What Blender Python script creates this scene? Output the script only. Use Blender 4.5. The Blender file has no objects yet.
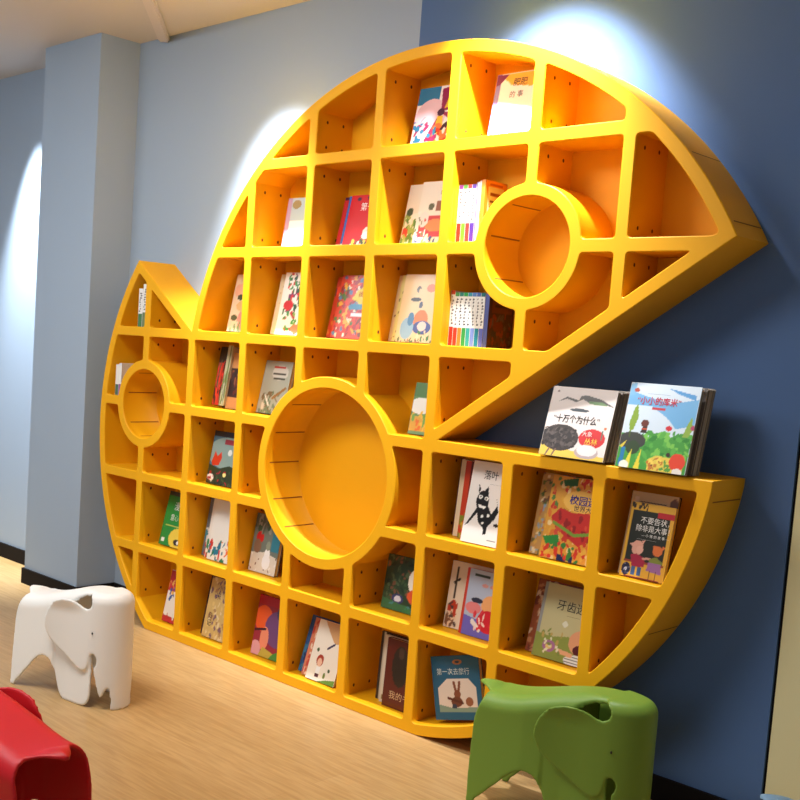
import bpy, bmesh, math, random
from mathutils import Vector, Matrix
import numpy as np
random.seed(4)
C = 0.355            # one shelf cell in metres
FL = 7.06            # grid row of the floor
D = 0.612            # bookcase depth in cells
CEIL = -1.09         # grid row of the ceiling
S = bpy.context.scene
COL = S.collection
PI = math.pi

def W(col, row, dep):            # grid coordinates -> world metres
    return Vector((col * C, dep * C, (FL - row) * C))

# ------------------------------------------------------------ camera
R = ((0.69242, -0.06346, 0.7187), (0.10898, 0.99389, -0.01724), (-0.71322, 0.09026, 0.69511))
cam = bpy.data.cameras.new('camera'); camo = bpy.data.objects.new('camera', cam); COL.objects.link(camo)
cam.sensor_width = 36; cam.lens = 1090.525 / 800 * 36
cam.shift_x = (400 - 300.32) / 800; cam.shift_y = (439.24 - 400) / 800
cam.clip_start = 0.05
r_ = Vector((R[0][0], R[0][2], -R[0][1])); u_ = Vector((-R[1][0], -R[1][2], R[1][1])); b_ = Vector((-R[2][0], -R[2][2], R[2][1]))
m = Matrix((r_, u_, b_)).transposed().to_4x4(); m.translation = W(10.107, 3.0153, -8.767)
camo.matrix_world = m
S.camera = camo

# ------------------------------------------------------------ light
S.view_settings.view_transform = 'Standard'; S.view_settings.look = 'None'
S.view_settings.gamma = 1; S.view_settings.exposure = -0.38; S.view_settings.use_curve_mapping = False
wd = bpy.data.worlds.new('room_ambient'); S.world = wd; wd.use_nodes = True
bg = wd.node_tree.nodes['Background']; bg.inputs[0].default_value = (0.93, 0.97, 1.0, 1); bg.inputs[1].default_value = 0.2

def area(name, loc, target, size, energy, col, sy=None):
    l = bpy.data.lights.new(name, 'AREA'); l.energy = energy; l.color = col; l.size = size
    if sy: l.shape = 'RECTANGLE'; l.size_y = sy
    o = bpy.data.objects.new(name, l); COL.objects.link(o); o.location = loc
    o.rotation_euler = (Vector(target) - Vector(loc)).to_track_quat('-Z', 'Y').to_euler()
    return o
def spot(name, loc, target, energy, col, ang, blend, rad=0.03):
    l = bpy.data.lights.new(name, 'SPOT'); l.energy = energy; l.color = col
    l.spot_size = math.radians(ang); l.spot_blend = blend; l.shadow_soft_size = rad
    o = bpy.data.objects.new(name, l); COL.objects.link(o); o.location = loc
    o.rotation_euler = (Vector(target) - Vector(loc)).to_track_quat('-Z', 'Y').to_euler()
    return o
ZC = (FL - CEIL) * C
area('ceiling_panel_light', (0.4, -1.7, ZC - 0.05), (0.3, -1.1, 0), 1.1, 96, (1.0, 0.97, 0.93))
area('ceiling_panel_light', (-1.6, -2.3, ZC - 0.05), (-1.6, -1.8, 0), 1.2, 84, (0.86, 0.93, 1.0))
area('front_fill_light', (1.0, -5.5, 2.2), (0.0, 0, 1.5), 2.5, 24, (0.9, 0.95, 1.0))  # added fill lamp shining in from the open front, stands for no window
spot('downlight_spot', W(3.95, CEIL + .1, -0.70), W(3.8, .55, 0.0), 420, (0.93, 0.96, 1.0), 88, 1.0)
spot('downlight_spot', W(-0.2, CEIL + .1, -0.85), W(0.0, 1.6, 0.25), 560, (0.88, 0.94, 1.0), 60, 1.0)
spot('downlight_spot', W(-6.0, CEIL + .1, -0.05), W(-6.05, 3.4, 0.5), 1100, (0.85, 0.93, 1.0), 46, 1.0)

# ------------------------------------------------------------ materials
def s2l(c):
    return tuple((x / 12.92 if x <= 0.04045 else ((x + 0.055) / 1.055) ** 2.4) for x in c)
def rgb(r, g, b):
    return s2l((r / 255, g / 255, b / 255))
MATS = {}
def mat(name, col, rough=0.5, bump=0.0, bscale=60, vary=0.0, vscale=4, spec=0.5, attr=None, coat=0):
    if name in MATS: return MATS[name]
    m = bpy.data.materials.new(name); m.use_nodes = True; nt = m.node_tree; b = nt.nodes['Principled BSDF']
    b.inputs['Roughness'].default_value = rough; b.inputs['Specular IOR Level'].default_value = spec
    if coat: b.inputs['Coat Weight'].default_value = coat; b.inputs['Coat Roughness'].default_value = 0.15
    tc = nt.nodes.new('ShaderNodeTexCoord')
    if attr:
        a = nt.nodes.new('ShaderNodeAttribute'); a.attribute_name = attr
        nt.links.new(a.outputs['Color'], b.inputs['Base Color'])
    else:
        b.inputs['Base Color'].default_value = (*col, 1)
    if vary:
        n = nt.nodes.new('ShaderNodeTexNoise'); n.inputs['Scale'].default_value = vscale; n.inputs['Detail'].default_value = 3
        mx = nt.nodes.new('ShaderNodeMix'); mx.data_type = 'RGBA'
        mx.inputs[6].default_value = (*[c * (1 - vary) for c in col], 1); mx.inputs[7].default_value = (*[min(1, c * (1 + vary)) for c in col], 1)
        nt.links.new(tc.outputs['Object'], n.inputs['Vector']); nt.links.new(n.outputs['Fac'], mx.inputs[0]); nt.links.new(mx.outputs[2], b.inputs['Base Color'])
    if bump:
        n = nt.nodes.new('ShaderNodeTexNoise'); n.inputs['Scale'].default_value = bscale; n.inputs['Detail'].default_value = 4
        bp = nt.nodes.new('ShaderNodeBump'); bp.inputs['Strength'].default_value = bump; bp.inputs['Distance'].default_value = 0.002
        nt.links.new(tc.outputs['Object'], n.inputs['Vector']); nt.links.new(n.outputs['Fac'], bp.inputs['Height']); nt.links.new(bp.outputs['Normal'], b.inputs['Normal'])
    MATS[name] = m
    return m
M_YEL = mat('yellow_lacquer', (0.85, 0.41, 0.005), 0.5, 0.05, 90, 0.03, 3, 0.25)
M_HOLE = mat('screw_hole', (0.10, 0.025, 0.004), 0.8)
M_SEAM = mat('board_seam', (0.30, 0.10, 0.004), 0.8)
M_WALLG = mat('grey_blue_paint', rgb(162, 178, 196), 0.75, 0.12, 160, 0.02, 1.5, 0.2)
M_WALLB = mat('deep_blue_paint', rgb(84, 114, 162), 0.7, 0.12, 160, 0.03, 1.5, 0.2)
M_CREAM = mat('cream_paint', rgb(236, 228, 180), 0.7, 0.1, 160, 0.02, 1.5, 0.2)
M_CEIL = mat('warm_ceiling_paint', rgb(216, 210, 204), 0.85, 0.1, 100, 0.01, 1, 0.1)
M_BASE = mat('black_baseboard', (0.007, 0.005, 0.005), 0.7, spec=.2)
M_PAGE = mat('page_edges', rgb(222, 214, 200), 0.8, 0.4, 400)
M_GREYPAGE = mat('grey_page_edges', rgb(170, 160, 146), 0.8, 0.4, 400)
M_ART = mat('printed_cover', (1, 1, 1), 0.28, attr='art', spec=0.5)

def floor_material():
    m = bpy.data.materials.new('oak_laminate'); m.use_nodes = True; nt = m.node_tree; b = nt.nodes['Principled BSDF']
    L = nt.links.new; N = nt.nodes.new
    tc = N('ShaderNodeTexCoord')
    br = N('ShaderNodeTexBrick'); br.offset = 0.37; br.inputs['Scale'].default_value = 1
    br.inputs['Brick Width'].default_value = 1.2; br.inputs['Row Height'].default_value = 0.125
    br.inputs['Mortar Size'].default_value = 0.0008; br.inputs['Mortar Smooth'].default_value = 0.3
    br.inputs['Color1'].default_value = (*rgb(196, 160, 108), 1); br.inputs['Color2'].default_value = (*rgb(190, 154, 102), 1); br.inputs['Mortar'].default_value = (*rgb(178, 140, 96), 1)
    L(tc.outputs['Object'], br.inputs['Vector'])
    mp = N('ShaderNodeMapping'); mp.inputs['Scale'].default_value = (2.6, 30, 1); L(tc.outputs['Object'], mp.inputs['Vector'])
    n = N('ShaderNodeTexNoise'); n.inputs['Scale'].default_value = 2.2; n.inputs['Detail'].default_value = 7; n.inputs['Distortion'].default_value = 0.5; L(mp.outputs[0], n.inputs['Vector'])
    cr = N('ShaderNodeValToRGB'); cr.color_ramp.elements[0].position = 0.36; cr.color_ramp.elements[0].color = (0.80, 0.74, 0.66, 1); cr.color_ramp.elements[1].position = 0.62; cr.color_ramp.elements[1].color = (1, 1, 1, 1)
    L(n.outputs['Fac'], cr.inputs[0])
    mx = N('ShaderNodeMix'); mx.data_type = 'RGBA'; mx.blend_type = 'MULTIPLY'; mx.inputs[0].default_value = 0.8
    L(br.outputs['Color'], mx.inputs[6]); L(cr.outputs[0], mx.inputs[7]); L(mx.outputs[2], b.inputs['Base Color'])
    b.inputs['Roughness'].default_value = 0.38; b.inputs['Specular IOR Level'].default_value = 0.4
    return m
M_FLOOR = floor_material()

# ------------------------------------------------------------ mesh helpers
def link(name, me, m, parent=None, smooth=False):
    o = bpy.data.objects.new(name, me); COL.objects.link(o)
    if m is not None:
        for x in (m if isinstance(m, (list, tuple)) else [m]): me.materials.append(x)
    if parent is not None: o.parent = parent
    if smooth:
        for p in me.polygons: p.use_smooth = True
    return o
def fromdata(name, vs, fs, m, parent=None, smooth=False, mi=None):
    me = bpy.data.meshes.new(name); me.from_pydata([tuple(v) for v in vs], [], fs)
    o = link(name, me, m, parent, smooth)
    if mi: 
        for p, k in zip(me.polygons, mi): p.material_index = k
    me.update(); return o
def boxdata(x0, x1, y0, y1, z0, z1, base=0):
    vs = [(x, y, z) for x in (x0, x1) for y in (y0, y1) for z in (z0, z1)]
    fs = [(0, 1, 3, 2), (4, 6, 7, 5), (0, 4, 5, 1), (2, 3, 7, 6), (0, 2, 6, 4), (1, 5, 7, 3)]
    return vs, [tuple(base + i for i in f) for f in fs]
def box(name, x0, x1, y0, y1, z0, z1, m, parent=None, bev=0):
    vs, fs = boxdata(x0, x1, y0, y1, z0, z1); o = fromdata(name, vs, fs, m, parent)
    if bev:
        bm = bmesh.new(); bm.from_mesh(o.data); bmesh.ops.bevel(bm, geom=bm.edges[:], offset=bev, segments=2, affect='EDGES'); bm.to_mesh(o.data); bm.free()
    return o
def struct(o): o['kind'] = 'structure'; return o
def tag(o, label, cat, group=None):
    o['label'] = label; o['category'] = cat
    if group: o['group'] = group
    return o
def empty(name, loc, rot=(0, 0, 0)):
    o = bpy.data.objects.new(name, None); COL.objects.link(o); o.location = loc; o.rotation_euler = rot; o.empty_display_size = 0.05
    return o

# ------------------------------------------------------------ room
XL, XR, YF = -9.5 * C, 10.8 * C, -10.5 * C
YW = D * C                              # the wall face behind the bookcase
XP = 1.96 * C; XC = 6.47 * C
struct(box('floor', XL, XR, YF, YW + 0.1, -0.1, 0, M_FLOOR))
struct(box('ceiling', XL, XR, YF, YW + 0.1, ZC, ZC + 0.1, M_CEIL))
vs, fs = boxdata(XL, XP, YW, YW + 0.1, 0, ZC); v2, f2 = boxdata(XP, XC, YW, YW + 0.1, 0, ZC, 8)
struct(fromdata('wall_back', vs + v2, fs + f2, [M_WALLG, M_WALLB], mi=[0] * 6 + [1] * 6))
struct(box('wall_right', XC + 0.012, XR, YW - 0.004, YW + 0.1, 0, ZC, M_CREAM))
struct(box('trim_1', XC, XC + 0.012, YW + 0.01, YW + 0.1, 0, ZC, M_BASE))
struct(box('wall_left', XL - 0.1, XL, YF, YW + 0.1, 0, ZC, M_WALLG))
px0, px1, py = -4.81 * C, -3.33 * C, -0.055 * C
struct(box('wall_pillar', px0, px1, py, YW, 0, ZC, M_WALLG))
BH = 0.085
struct(box('baseboard_left', XL, px0, YW - 0.012, YW, 0, BH, M_BASE))
vs, fs = boxdata(px0 - .012, px1 + .012, py - 0.012, py, 0, BH); v2, f2 = boxdata(px1, px1 + .012, py, YW, 0, BH, 8); v3, f3 = boxdata(px0 - .012, px0, py, YW, 0, BH, 16)
struct(fromdata('baseboard_pillar', vs + v2 + v3, fs + f2 + f3, M_BASE))
struct(box('baseboard_back', px1 + .012, XC, YW - 0.012, YW, 0, BH, M_BASE))
# pale strip fixed under the ceiling
a, b = W(-1.2, CEIL, -0.83), W(-2.72, CEIL, 0.58); d = (b - a); L_ = d.length
o = box('ceiling_conduit', 0, L_, -0.028, 0.028, -0.03, 0, mat('pale_plastic', rgb(222, 212, 204), 0.4), None, 0.008)
o.location = a; o.rotation_euler = (0, 0, math.atan2(d.y, d.x)); tag(o, 'pale flat conduit strip crossing the ceiling towards the grey wall', 'conduit')

# ------------------------------------------------------------ 2D polygon tools (grid coordinates, row down)
def dens(P, step=0.03):
    out = []
    for k in range(len(P)):
        a, b = P[k], P[(k + 1) % len(P)]; n = max(1, int(math.hypot(b[0] - a[0], b[1] - a[1]) / step))
        for i in range(n): out.append((a[0] + (b[0] - a[0]) * i / n, a[1] + (b[1] - a[1]) * i / n))
    return out
def parea(P): return 0.5 * sum(P[i][0] * P[(i + 1) % len(P)][1] - P[(i + 1) % len(P)][0] * P[i][1] for i in range(len(P)))
def clean(P, eps=1e-4):
    out = []
    for p in P:
        if not out or math.hypot(p[0] - out[-1][0], p[1] - out[-1][1]) > eps: out.append(p)
    if len(out) > 1 and math.hypot(out[0][0] - out[-1][0], out[0][1] - out[-1][1]) < eps: out.pop()
    return out
def offset(P, d):           # moves every edge d to the left of travel
    n = len(P); out = []
    for i in range(n):
        a, b, c = P[i - 1], P[i], P[(i + 1) % n]
        e1 = (b[0] - a[0], b[1] - a[1]); e2 = (c[0] - b[0], c[1] - b[1]); l1 = math.hypot(*e1); l2 = math.hypot(*e2)
        n1 = (-e1[1] / l1, e1[0] / l1); n2 = (-e2[1] / l2, e2[0] / l2)
        s = (n1[0] + n2[0], n1[1] + n2[1]); k = 1 + n1[0] * n2[0] + n1[1] * n2[1]; k = max(k, 0.15)
        out.append((b[0] + s[0] / k * d, b[1] + s[1] / k * d))
    return out
def clip_half(P, ax, val, sign):
    out = []
    for i in range(len(P)):
        a, b = P[i], P[(i + 1) % len(P)]; da, db = sign * (a[ax] - val), sign * (b[ax] - val)
        if da >= 0: out.append(a)
        if (da > 0 > db) or (da < 0 < db):
            t = da / (da - db); out.append((a[0] + (b[0] - a[0]) * t, a[1] + (b[1] - a[1]) * t))
    return out
def minus_disc(P, c, r):
    ins = lambda p: math.hypot(p[0] - c[0], p[1] - c[1]) < r
    if not any(ins(p) for p in dens(P, .02)): return P
    Q = dens(P, 0.01); n = len(Q); fl = [ins(p) for p in Q]
    if all(fl): return []
    st = next(i for i in range(n) if fl[i - 1] and not fl[i]); Q = Q[st:] + Q[:st]; fl = fl[st:] + fl[:st]
    k = next(i for i in range(n) if fl[i]); keep = Q[:k]
    a0 = math.atan2(keep[-1][1] - c[1], keep[-1][0] - c[0]); a1 = math.atan2(keep[0][1] - c[1], keep[0][0] - c[0])
    da = (a1 - a0 + PI) % (2 * PI) - PI; m_ = max(3, int(abs(da) / 0.05))
    arc = [(c[0] + r * math.cos(a0 + da * i / m_), c[1] + r * math.sin(a0 + da * i / m_)) for i in range(m_ + 1)]
    # drop the collinear dense points again
    keep2 = [keep[0]]
    for i in range(1, len(keep) - 1):
        a, b, cc = keep2[-1], keep[i], keep[i + 1]
        if abs((b[0] - a[0]) * (cc[1] - b[1]) - (b[1] - a[1]) * (cc[0] - b[0])) > 1e-6: keep2.append(b)
    return clean(keep2 + arc, 0.004)
def fillet(P, d=0.038):
    P = clean(P, 0.002); n = len(P); out = []
    per = [math.hypot(P[(i + 1) % n][0] - P[i][0], P[(i + 1) % n][1] - P[i][1]) for i in range(n)]
    corner = []
    for i in range(n):
        a, b, c = P[i - 1], P[i], P[(i + 1) % n]
        t = math.atan2(c[1] - b[1], c[0] - b[0]) - math.atan2(b[1] - a[1], b[0] - a[0]); t = (t + PI) % (2 * PI) - PI
        if abs(t) > 0.4: corner.append(i)
    cum = [0]
    for x in per: cum.append(cum[-1] + x)
    T = cum[-1]
    def at(s):
        s %= T
        for i in range(n):
            if cum[i + 1] >= s - 1e-12:
                f = (s - cum[i]) / per[i]; a, b = P[i], P[(i + 1) % n]
                return (a[0] + (b[0] - a[0]) * f, a[1] + (b[1] - a[1]) * f)
    cs = [cum[i] for i in corner]
    if not cs: return P
    for k, i in enumerate(corner):
        s = cum[i]; sp = cs[k - 1] - (T if k == 0 else 0); sn = cs[(k + 1) % len(cs)] + (T if k == len(cs) - 1 else 0)
        dd0 = min(d, (s - sp) * .45); dd1 = min(d, (sn - s) * .45)
        A_, B_, Cc = at(s - dd0), P[i], at(s + dd1)
        for j in range(7):
            t = j / 6; out.append(((1 - t) ** 2 * A_[0] + 2 * t * (1 - t) * B_[0] + t * t * Cc[0], (1 - t) ** 2 * A_[1] + 2 * t * (1 - t) * B_[1] + t * t * Cc[1]))
        nxt = corner[(k + 1) % len(corner)]; j = (i + 1) % n
        nd1 = min(d, (sn - s) * .45)
        while j != nxt:
            q = cum[j] if cum[j] >= s else cum[j] + T
            if q > s + dd1 + .004 and q < sn - min(d, 9) - .004: out.append(P[j])
            j = (j + 1) % n
    return clean(out, 0.003)
def arcpts(c, r, p0, p1, n=60, cw=1):
    a0 = math.atan2(p0[1] - c[1], p0[0] - c[0]); a1 = math.atan2(p1[1] - c[1], p1[0] - c[0])
    da = (a1 - a0) % (2 * PI)
    return [(c[0] + r * math.cos(a0 + da * i / n), c[1] + r * math.sin(a0 + da * i / n)) for i in range(n + 1)]

# ------------------------------------------------------------ bookcase outline (round body with a wedge mouth and a crescent tail)
BC, BR = (2.702, 3.707), 3.786
JC, JR = (2.5429, 3.5646), 3.5416
TC, TR = (0.5942, 4.2842), 3.6016
apex = (-2.249, 2.075)
sl = 0.735                                      # slope of the tail's top edge
# where the tail's top line meets the body arc
x = -1.0
for _ in range(50):
    y = apex[1] + sl * (x - apex[0]); x = BC[0] - math.sqrt(BR ** 2 - (y - BC[1]) ** 2)
notch = (x, apex[1] + sl * (x - apex[0]))
snout = (6.052, BC[1] - math.sqrt(BR ** 2 - (6.052 - BC[0]) ** 2))
mouth = (3.126, 3.941)
jawy = 3.945; jaw = (6.055, 3.965)
fr = (JC[0] + math.sqrt(JR ** 2 - (FL - JC[1]) ** 2), FL)
flx = (TC[0] - math.sqrt(TR ** 2 - (FL - TC[1]) ** 2), FL)
outer = [apex] + arcpts(BC, BR, notch, snout, 110) + [mouth, jaw] + arcpts(JC, JR, jaw, fr, 60)[1:] + arcpts(TC, TR, flx, apex, 70)[:-1]
outer = clean(outer, 0.003)
if parea(outer) < 0: outer.reverse()
RIM = 0.122; T = 0.125
inner = offset(outer, RIM)
if abs(parea(inner)) > abs(parea(outer)): inner = offset(outer, -RIM)
rows = {1: 0.97, 2: 1.997, 3: 3.035, 4: 4.01, 5: 5.003, 6: 5.98}
rowy = [-2.0, 0.97, 1.997, 3.035, 4.01, 5.003, 5.98, 9]
colx = [-4] + [-1.99, -1.005, 0, 1.0, 1.996, 2.995, 4.002, 5.0] + [8]
discs = [((1.5, 4.5), 1.095, 0.968), ((4.0, 1.997), 0.601, 0.482), ((-1.99, 4.01), 0.594, 0.470)]
def circle(c, r, n=240): return [(c[0] + r * math.cos(2 * PI * i / n), c[1] + r * math.sin(2 * PI * i / n)) for i in range(n)]
def clip_line(P, a, b, d):          # keeps the side left of a->b in screen sense, moved in by d
    l = math.hypot(b[0] - a[0], b[1] - a[1]); nx, ny = -(b[1] - a[1]) / l, (b[0] - a[0]) / l
    f = lambda p: (p[0] - a[0]) * nx + (p[1] - a[1]) * ny - d
    out = []
    for i in range(len(P)):
        p, q = P[i], P[(i + 1) % len(P)]; u, v = f(p), f(q)
        if u >= 0: out.append(p)
        if (u > 0 > v) or (u < 0 < v): t = u / (u - v); out.append((p[0] + (q[0] - p[0]) * t, p[1] + (q[1] - p[1]) * t))
    return out
BIGX = 20
SUB_T = clip_line(clip_half(circle(TC, TR - RIM), 1, FL - RIM, -1), apex, notch, RIM)
SUB_B = clip_line(circle(BC, BR - RIM), snout, mouth, RIM)
if (mouth[0] - snout[0]) and not any(p[1] < 1 for p in SUB_B): SUB_B = clip_line(circle(BC, BR - RIM), mouth, snout, RIM)
SUB_M = clip_half(circle(TC, TR - RIM), 1, FL - RIM, -1)
SUB_J = clip_half(clip_half(circle(JC, JR - RIM), 1, FL - RIM, -1), 1, jawy + RIM, 1)
SUB_M = [(p[0], p[1]) for p in SUB_M if p[0] < .6] ; SUB_M = sorted(SUB_M, key=lambda p: p[1]); SUB_M = SUB_M + [(4.5, FL - RIM), (4.5, SUB_M[0][1])]
cells = []; sharp = []
for ci in range(len(colx) - 1):
    for rj in range(len(rowy) - 1):
        x0c, y0c = colx[ci], rowy[rj]
        if x0c < -1.1: P = SUB_T[:]
        elif y0c < 3.0: P = SUB_B[:]
        elif x0c < 2.9: P = SUB_M[:]
        elif y0c < 3.9: P = SUB_B[:]
        else: P = SUB_J[:]
        for ax, v, s in ((0, colx[ci] + T / 2, 1), (0, colx[ci + 1] - T / 2, -1), (1, rowy[rj] + T / 2, 1), (1, rowy[rj + 1] - T / 2, -1)):
            if P: P = clip_half(P, ax, v, s)
        if len(P) < 3: continue
        P = clean(P, 0.002)
        # the mouth wedge can split a cell: keep the polygon as it comes, discs next
        for c, ro, ri in discs:
            if P: P = minus_disc(P, c, ro)
        if len(P) < 3 or abs(parea(P)) < 0.03: continue
        if parea(P) < 0: P.reverse()
        sharp.append(P); cells.append(fillet(P))
rings = [[(c[0] + ri * math.cos(t * 2 * PI / 96), c[1] + ri * math.sin(t * 2 * PI / 96)) for t in range(96)] for c, ro, ri in discs]

case = empty('bookcase', (0, 0, 0))
tag(case, 'large yellow bookcase shaped like a round fish with open mouth, standing against the wall', 'bookcase')
# front frame: bevelled face with all the openings
FD = 0.06
def frame():
    bm = bmesh.new(); loops = []
    e_all = []
    for P, s in [(outer, 1)] + [(q, -1) for q in cells + rings]:
        Q = offset(P, 0.008 * s)
        if s == 1 and abs(parea(Q)) > abs(parea(P)): Q = offset(P, -0.008)
        if s == -1 and abs(parea(Q)) < abs(parea(P)): Q = offset(P, 0.008)
        r0 = [bm.verts.new(W(p[0], p[1], 0)) for p in Q]; r1 = [bm.verts.new(W(p[0], p[1], 0.008)) for p in P]; r2 = [bm.verts.new(W(p[0], p[1], FD)) for p in P]
        n = len(P)
        for i in range(n):
            e_all.append(bm.edges.new((r0[i], r0[(i + 1) % n])))
        loops.append((r0, r1, r2))
    res = bmesh.ops.triangle_fill(bm, use_beauty=True, use_dissolve=False, edges=e_all, normal=(0, -1, 0))
    for r0, r1, r2 in loops:
        n = len(r0)
        for a_, b_2 in ((r0, r1), (r1, r2)):
            for i in range(n):
                try:
                    f = bm.faces.new((a_[i], a_[(i + 1) % n], b_2[(i + 1) % n], b_2[i])); f.smooth = False
                except ValueError: pass
    bmesh.ops.recalc_face_normals(bm, faces=bm.faces[:])
    me = bpy.data.meshes.new('face_frame'); bm.to_mesh(me); bm.free()
    return link('face_frame', me, M_YEL, case)
frame()
def seam_quad(vs, fs, mi, p, q, nrm, z0, z1, w=0.008):
    # thin dark joint running in depth at point p on a wall
    b0 = len(vs); t = (q[0] - p[0], q[1] - p[1]); l = math.hypot(*t); t = (t[0] / l * w, t[1] / l * w)
    for (x_, y_, z_) in ((p[0] - t[0], p[1] - t[1], z0), (p[0] + t[0], p[1] + t[1], z0), (p[0] + t[0], p[1] + t[1], z1), (p[0] - t[0], p[1] - t[1], z1)):
        vs.append(W(x_ + nrm[0], y_ + nrm[1], z_))
    fs.append((b0, b0 + 1, b0 + 2, b0 + 3)); mi.append(1)
def walls(name, P, z0, z1, back=None, holes=True, seams=(), inward=True, smooth=False):
    vs, fs, mi = [], [], []; n = len(P)
    for p in P: vs.append(W(p[0], p[1], z0))
    for p in P: vs.append(W(p[0], p[1], z1))
    for i in range(n): fs.append((i, (i + 1) % n, n + (i + 1) % n, n + i)); mi.append(0)
    if back is not None: fs.append(tuple(n + i for i in range(n))); mi.append(0)
    sg = 0.002 * (1 if inward else -1)
    ctr = (sum(p[0] for p in P) / n, sum(p[1] for p in P) / n)
    for k in seams:
        i = int(k * n) % n; p, q = P[i], P[(i + 1) % n]; l = math.hypot(q[0] - p[0], q[1] - p[1])
        nr = (-(q[1] - p[1]) / l, (q[0] - p[0]) / l)
        if (nr[0] * (ctr[0] - p[0]) + nr[1] * (ctr[1] - p[1]) < 0) == inward: nr = (-nr[0], -nr[1])
        seam_quad(vs, fs, mi, p, q, (nr[0] * .002, nr[1] * .002), z0 + .02, z1 - .02)
    if holes:
        xl = min(p[0] for p in P); xr = max(p[0] for p in P)
        def disc(cx, cy, cz, plane):
            b0 = len(vs); r = 0.016
            vs.append(W(cx, cy, cz))
            for t in range(10):
                a = t * 2 * PI / 10
                if plane == 'x': vs.append(W(cx, cy + r * 1.2 * math.cos(a), cz + r * math.sin(a)))
                else: vs.append(W(cx + r * math.cos(a), cy + r * math.sin(a), cz))
            for t in range(10): fs.append((b0, b0 + 1 + t, b0 + 1 + (t + 1) % 10)); mi.append(1)
        le = [p for p in P if abs(p[0] - xl) < 0.002]
        if len(le) >= 2:
            y0 = min(p[1] for p in le); y1 = max(p[1] for p in le)
            if y1 - y0 > 0.3:
                for yy in ((y0 + .1, y1 - .1) if y1 - y0 > .45 else (y0 + .1,)):
                    for zz in (.16, .42): disc(xl + 0.002, yy, zz, 'x')
    o = fromdata(name, vs, fs, [M_YEL, M_HOLE if holes else M_SEAM], case, mi=mi)
    bm = bmesh.new(); bm.from_mesh(o.data)
    bm.faces.ensure_lookup_table()
    main = [f for f in bm.faces if f.material_index == 0]
    bmesh.ops.recalc_face_normals(bm, faces=main); bm.to_mesh(o.data); bm.free()
    if smooth:
        for p in o.data.polygons: p.use_smooth = p.index < n
    return o
for P in sharp: walls('compartment', P, FD - 0.004, D - 0.035, back=1)
for k, P in enumerate(rings):
    walls('round_compartment', P, FD - 0.004, D - 0.035, back=1, holes=False, seams=((.37, .43, .5, .57, .64) if k == 0 else (.40, .55, .30, .67)), smooth=True)
walls('outer_panel', outer, FD - 0.004, D, holes=False, seams=(), inward=False)
# joints across the curved outer side
for cc, rr, angs in ((BC, BR, (-58, -41, -30)), (JC, JR, (9.5, 31))):
    for a in angs:
        vs, fs, mi = [], [], []
        a = math.radians(a); p = (cc[0] + rr * math.cos(a), cc[1] + rr * math.sin(a)); q = (p[0] - math.sin(a), p[1] + math.cos(a))
        seam_quad(vs, fs, mi, p, q, (math.cos(a) * .003, math.sin(a) * .003), .06, D - .02, .006)
        fromdata('panel_joint', vs, fs, M_SEAM, case)

# ------------------------------------------------------------ books
def paint(ops, asp):
    ny = 104 if len(ops) > 9 else 56; nx = max(24, int(ny * asp))
    X, Y = np.meshgrid((np.arange(nx + 1)) / nx, (np.arange(ny + 1)) / ny)
    A = np.ones((ny + 1, nx + 1, 3))
    rs = np.random.RandomState(7)
    for op in ops:
        k = op[0]
        if k == 'bg': A[:] = np.array(op[1]) / 255
        elif k == 'r': mk = (X >= op[1]) & (X <= op[3]) & (Y >= op[2]) & (Y <= op[4]); A[mk] = np.array(op[5]) / 255
        elif k == 'e': mk = ((X - op[1]) / op[3]) ** 2 + ((Y - op[2]) / op[4]) ** 2 < 1; A[mk] = np.array(op[5]) / 255
        elif k == 'p':
            pts = op[1]; ins = np.zeros(X.shape, bool); j = len(pts) - 1
            for i in range(len(pts)):
                xi, yi = pts[i]; xj, yj = pts[j]
                if yi != yj:
                    c = ((yi > Y) != (yj > Y)) & (X < (xj - xi) * (Y - yi) / (yj - yi) + xi); ins ^= c
                j = i
            A[ins] = np.array(op[2]) / 255
        elif k == 'l':
            x0, y0, x1, y1, w = op[1:6]; dx, dy = x1 - x0, y1 - y0; t = np.clip(((X - x0) * dx + (Y - y0) * dy) / (dx * dx + dy * dy), 0, 1)
            mk = np.hypot(X - x0 - t * dx, (Y - y0 - t * dy) / 1.0) < w; A[mk] = np.array(op[6]) / 255
        elif k == 'n':
            x0, y0, x1, y1, cols, n, sz = op[1:8]
            for _ in range(n):
                cx, cy = rs.uniform(x0, x1), rs.uniform(y0, y1); a = rs.uniform(0, PI); rx, ry = sz * rs.uniform(.5, 1.4), sz * rs.uniform(.3, .8)
                dx, dy = X - cx, (Y - cy); u = dx * math.cos(a) + dy * math.sin(a); v = -dx * math.sin(a) + dy * math.cos(a)
                A[(u / rx) ** 2 + (v / ry) ** 2 < 1] = np.array(cols[rs.randint(len(cols))]) / 255
    lin = np.where(A <= 0.04045, A / 12.92, ((A + 0.055) / 1.055) ** 2.4)
    return nx, ny, lin
def text_mesh(body, size, col, parent, loc, sx=1.0, name='title_lettering', bold=0.0, rx=PI / 2):
    c = bpy.data.curves.new('lettering', 'FONT'); c.body = body; c.size = size; c.resolution_u = 1; c.offset = size * (0.012 if bold else 0)
    o = bpy.data.objects.new('lettering', c); COL.objects.link(o); bpy.context.view_layer.update()
    me = bpy.data.meshes.new_from_object(o.evaluated_get(bpy.context.evaluated_depsgraph_get()))
    bpy.data.objects.remove(o); me.materials.clear()
    t = link(name, me, mat('ink_%d_%d_%d' % tuple(col), rgb(*col), 0.5), parent)
    t.location = loc; t.rotation_euler = (rx, 0, 0); t.scale = (sx, 1, 1)
    return t
BOOKS = []
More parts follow.
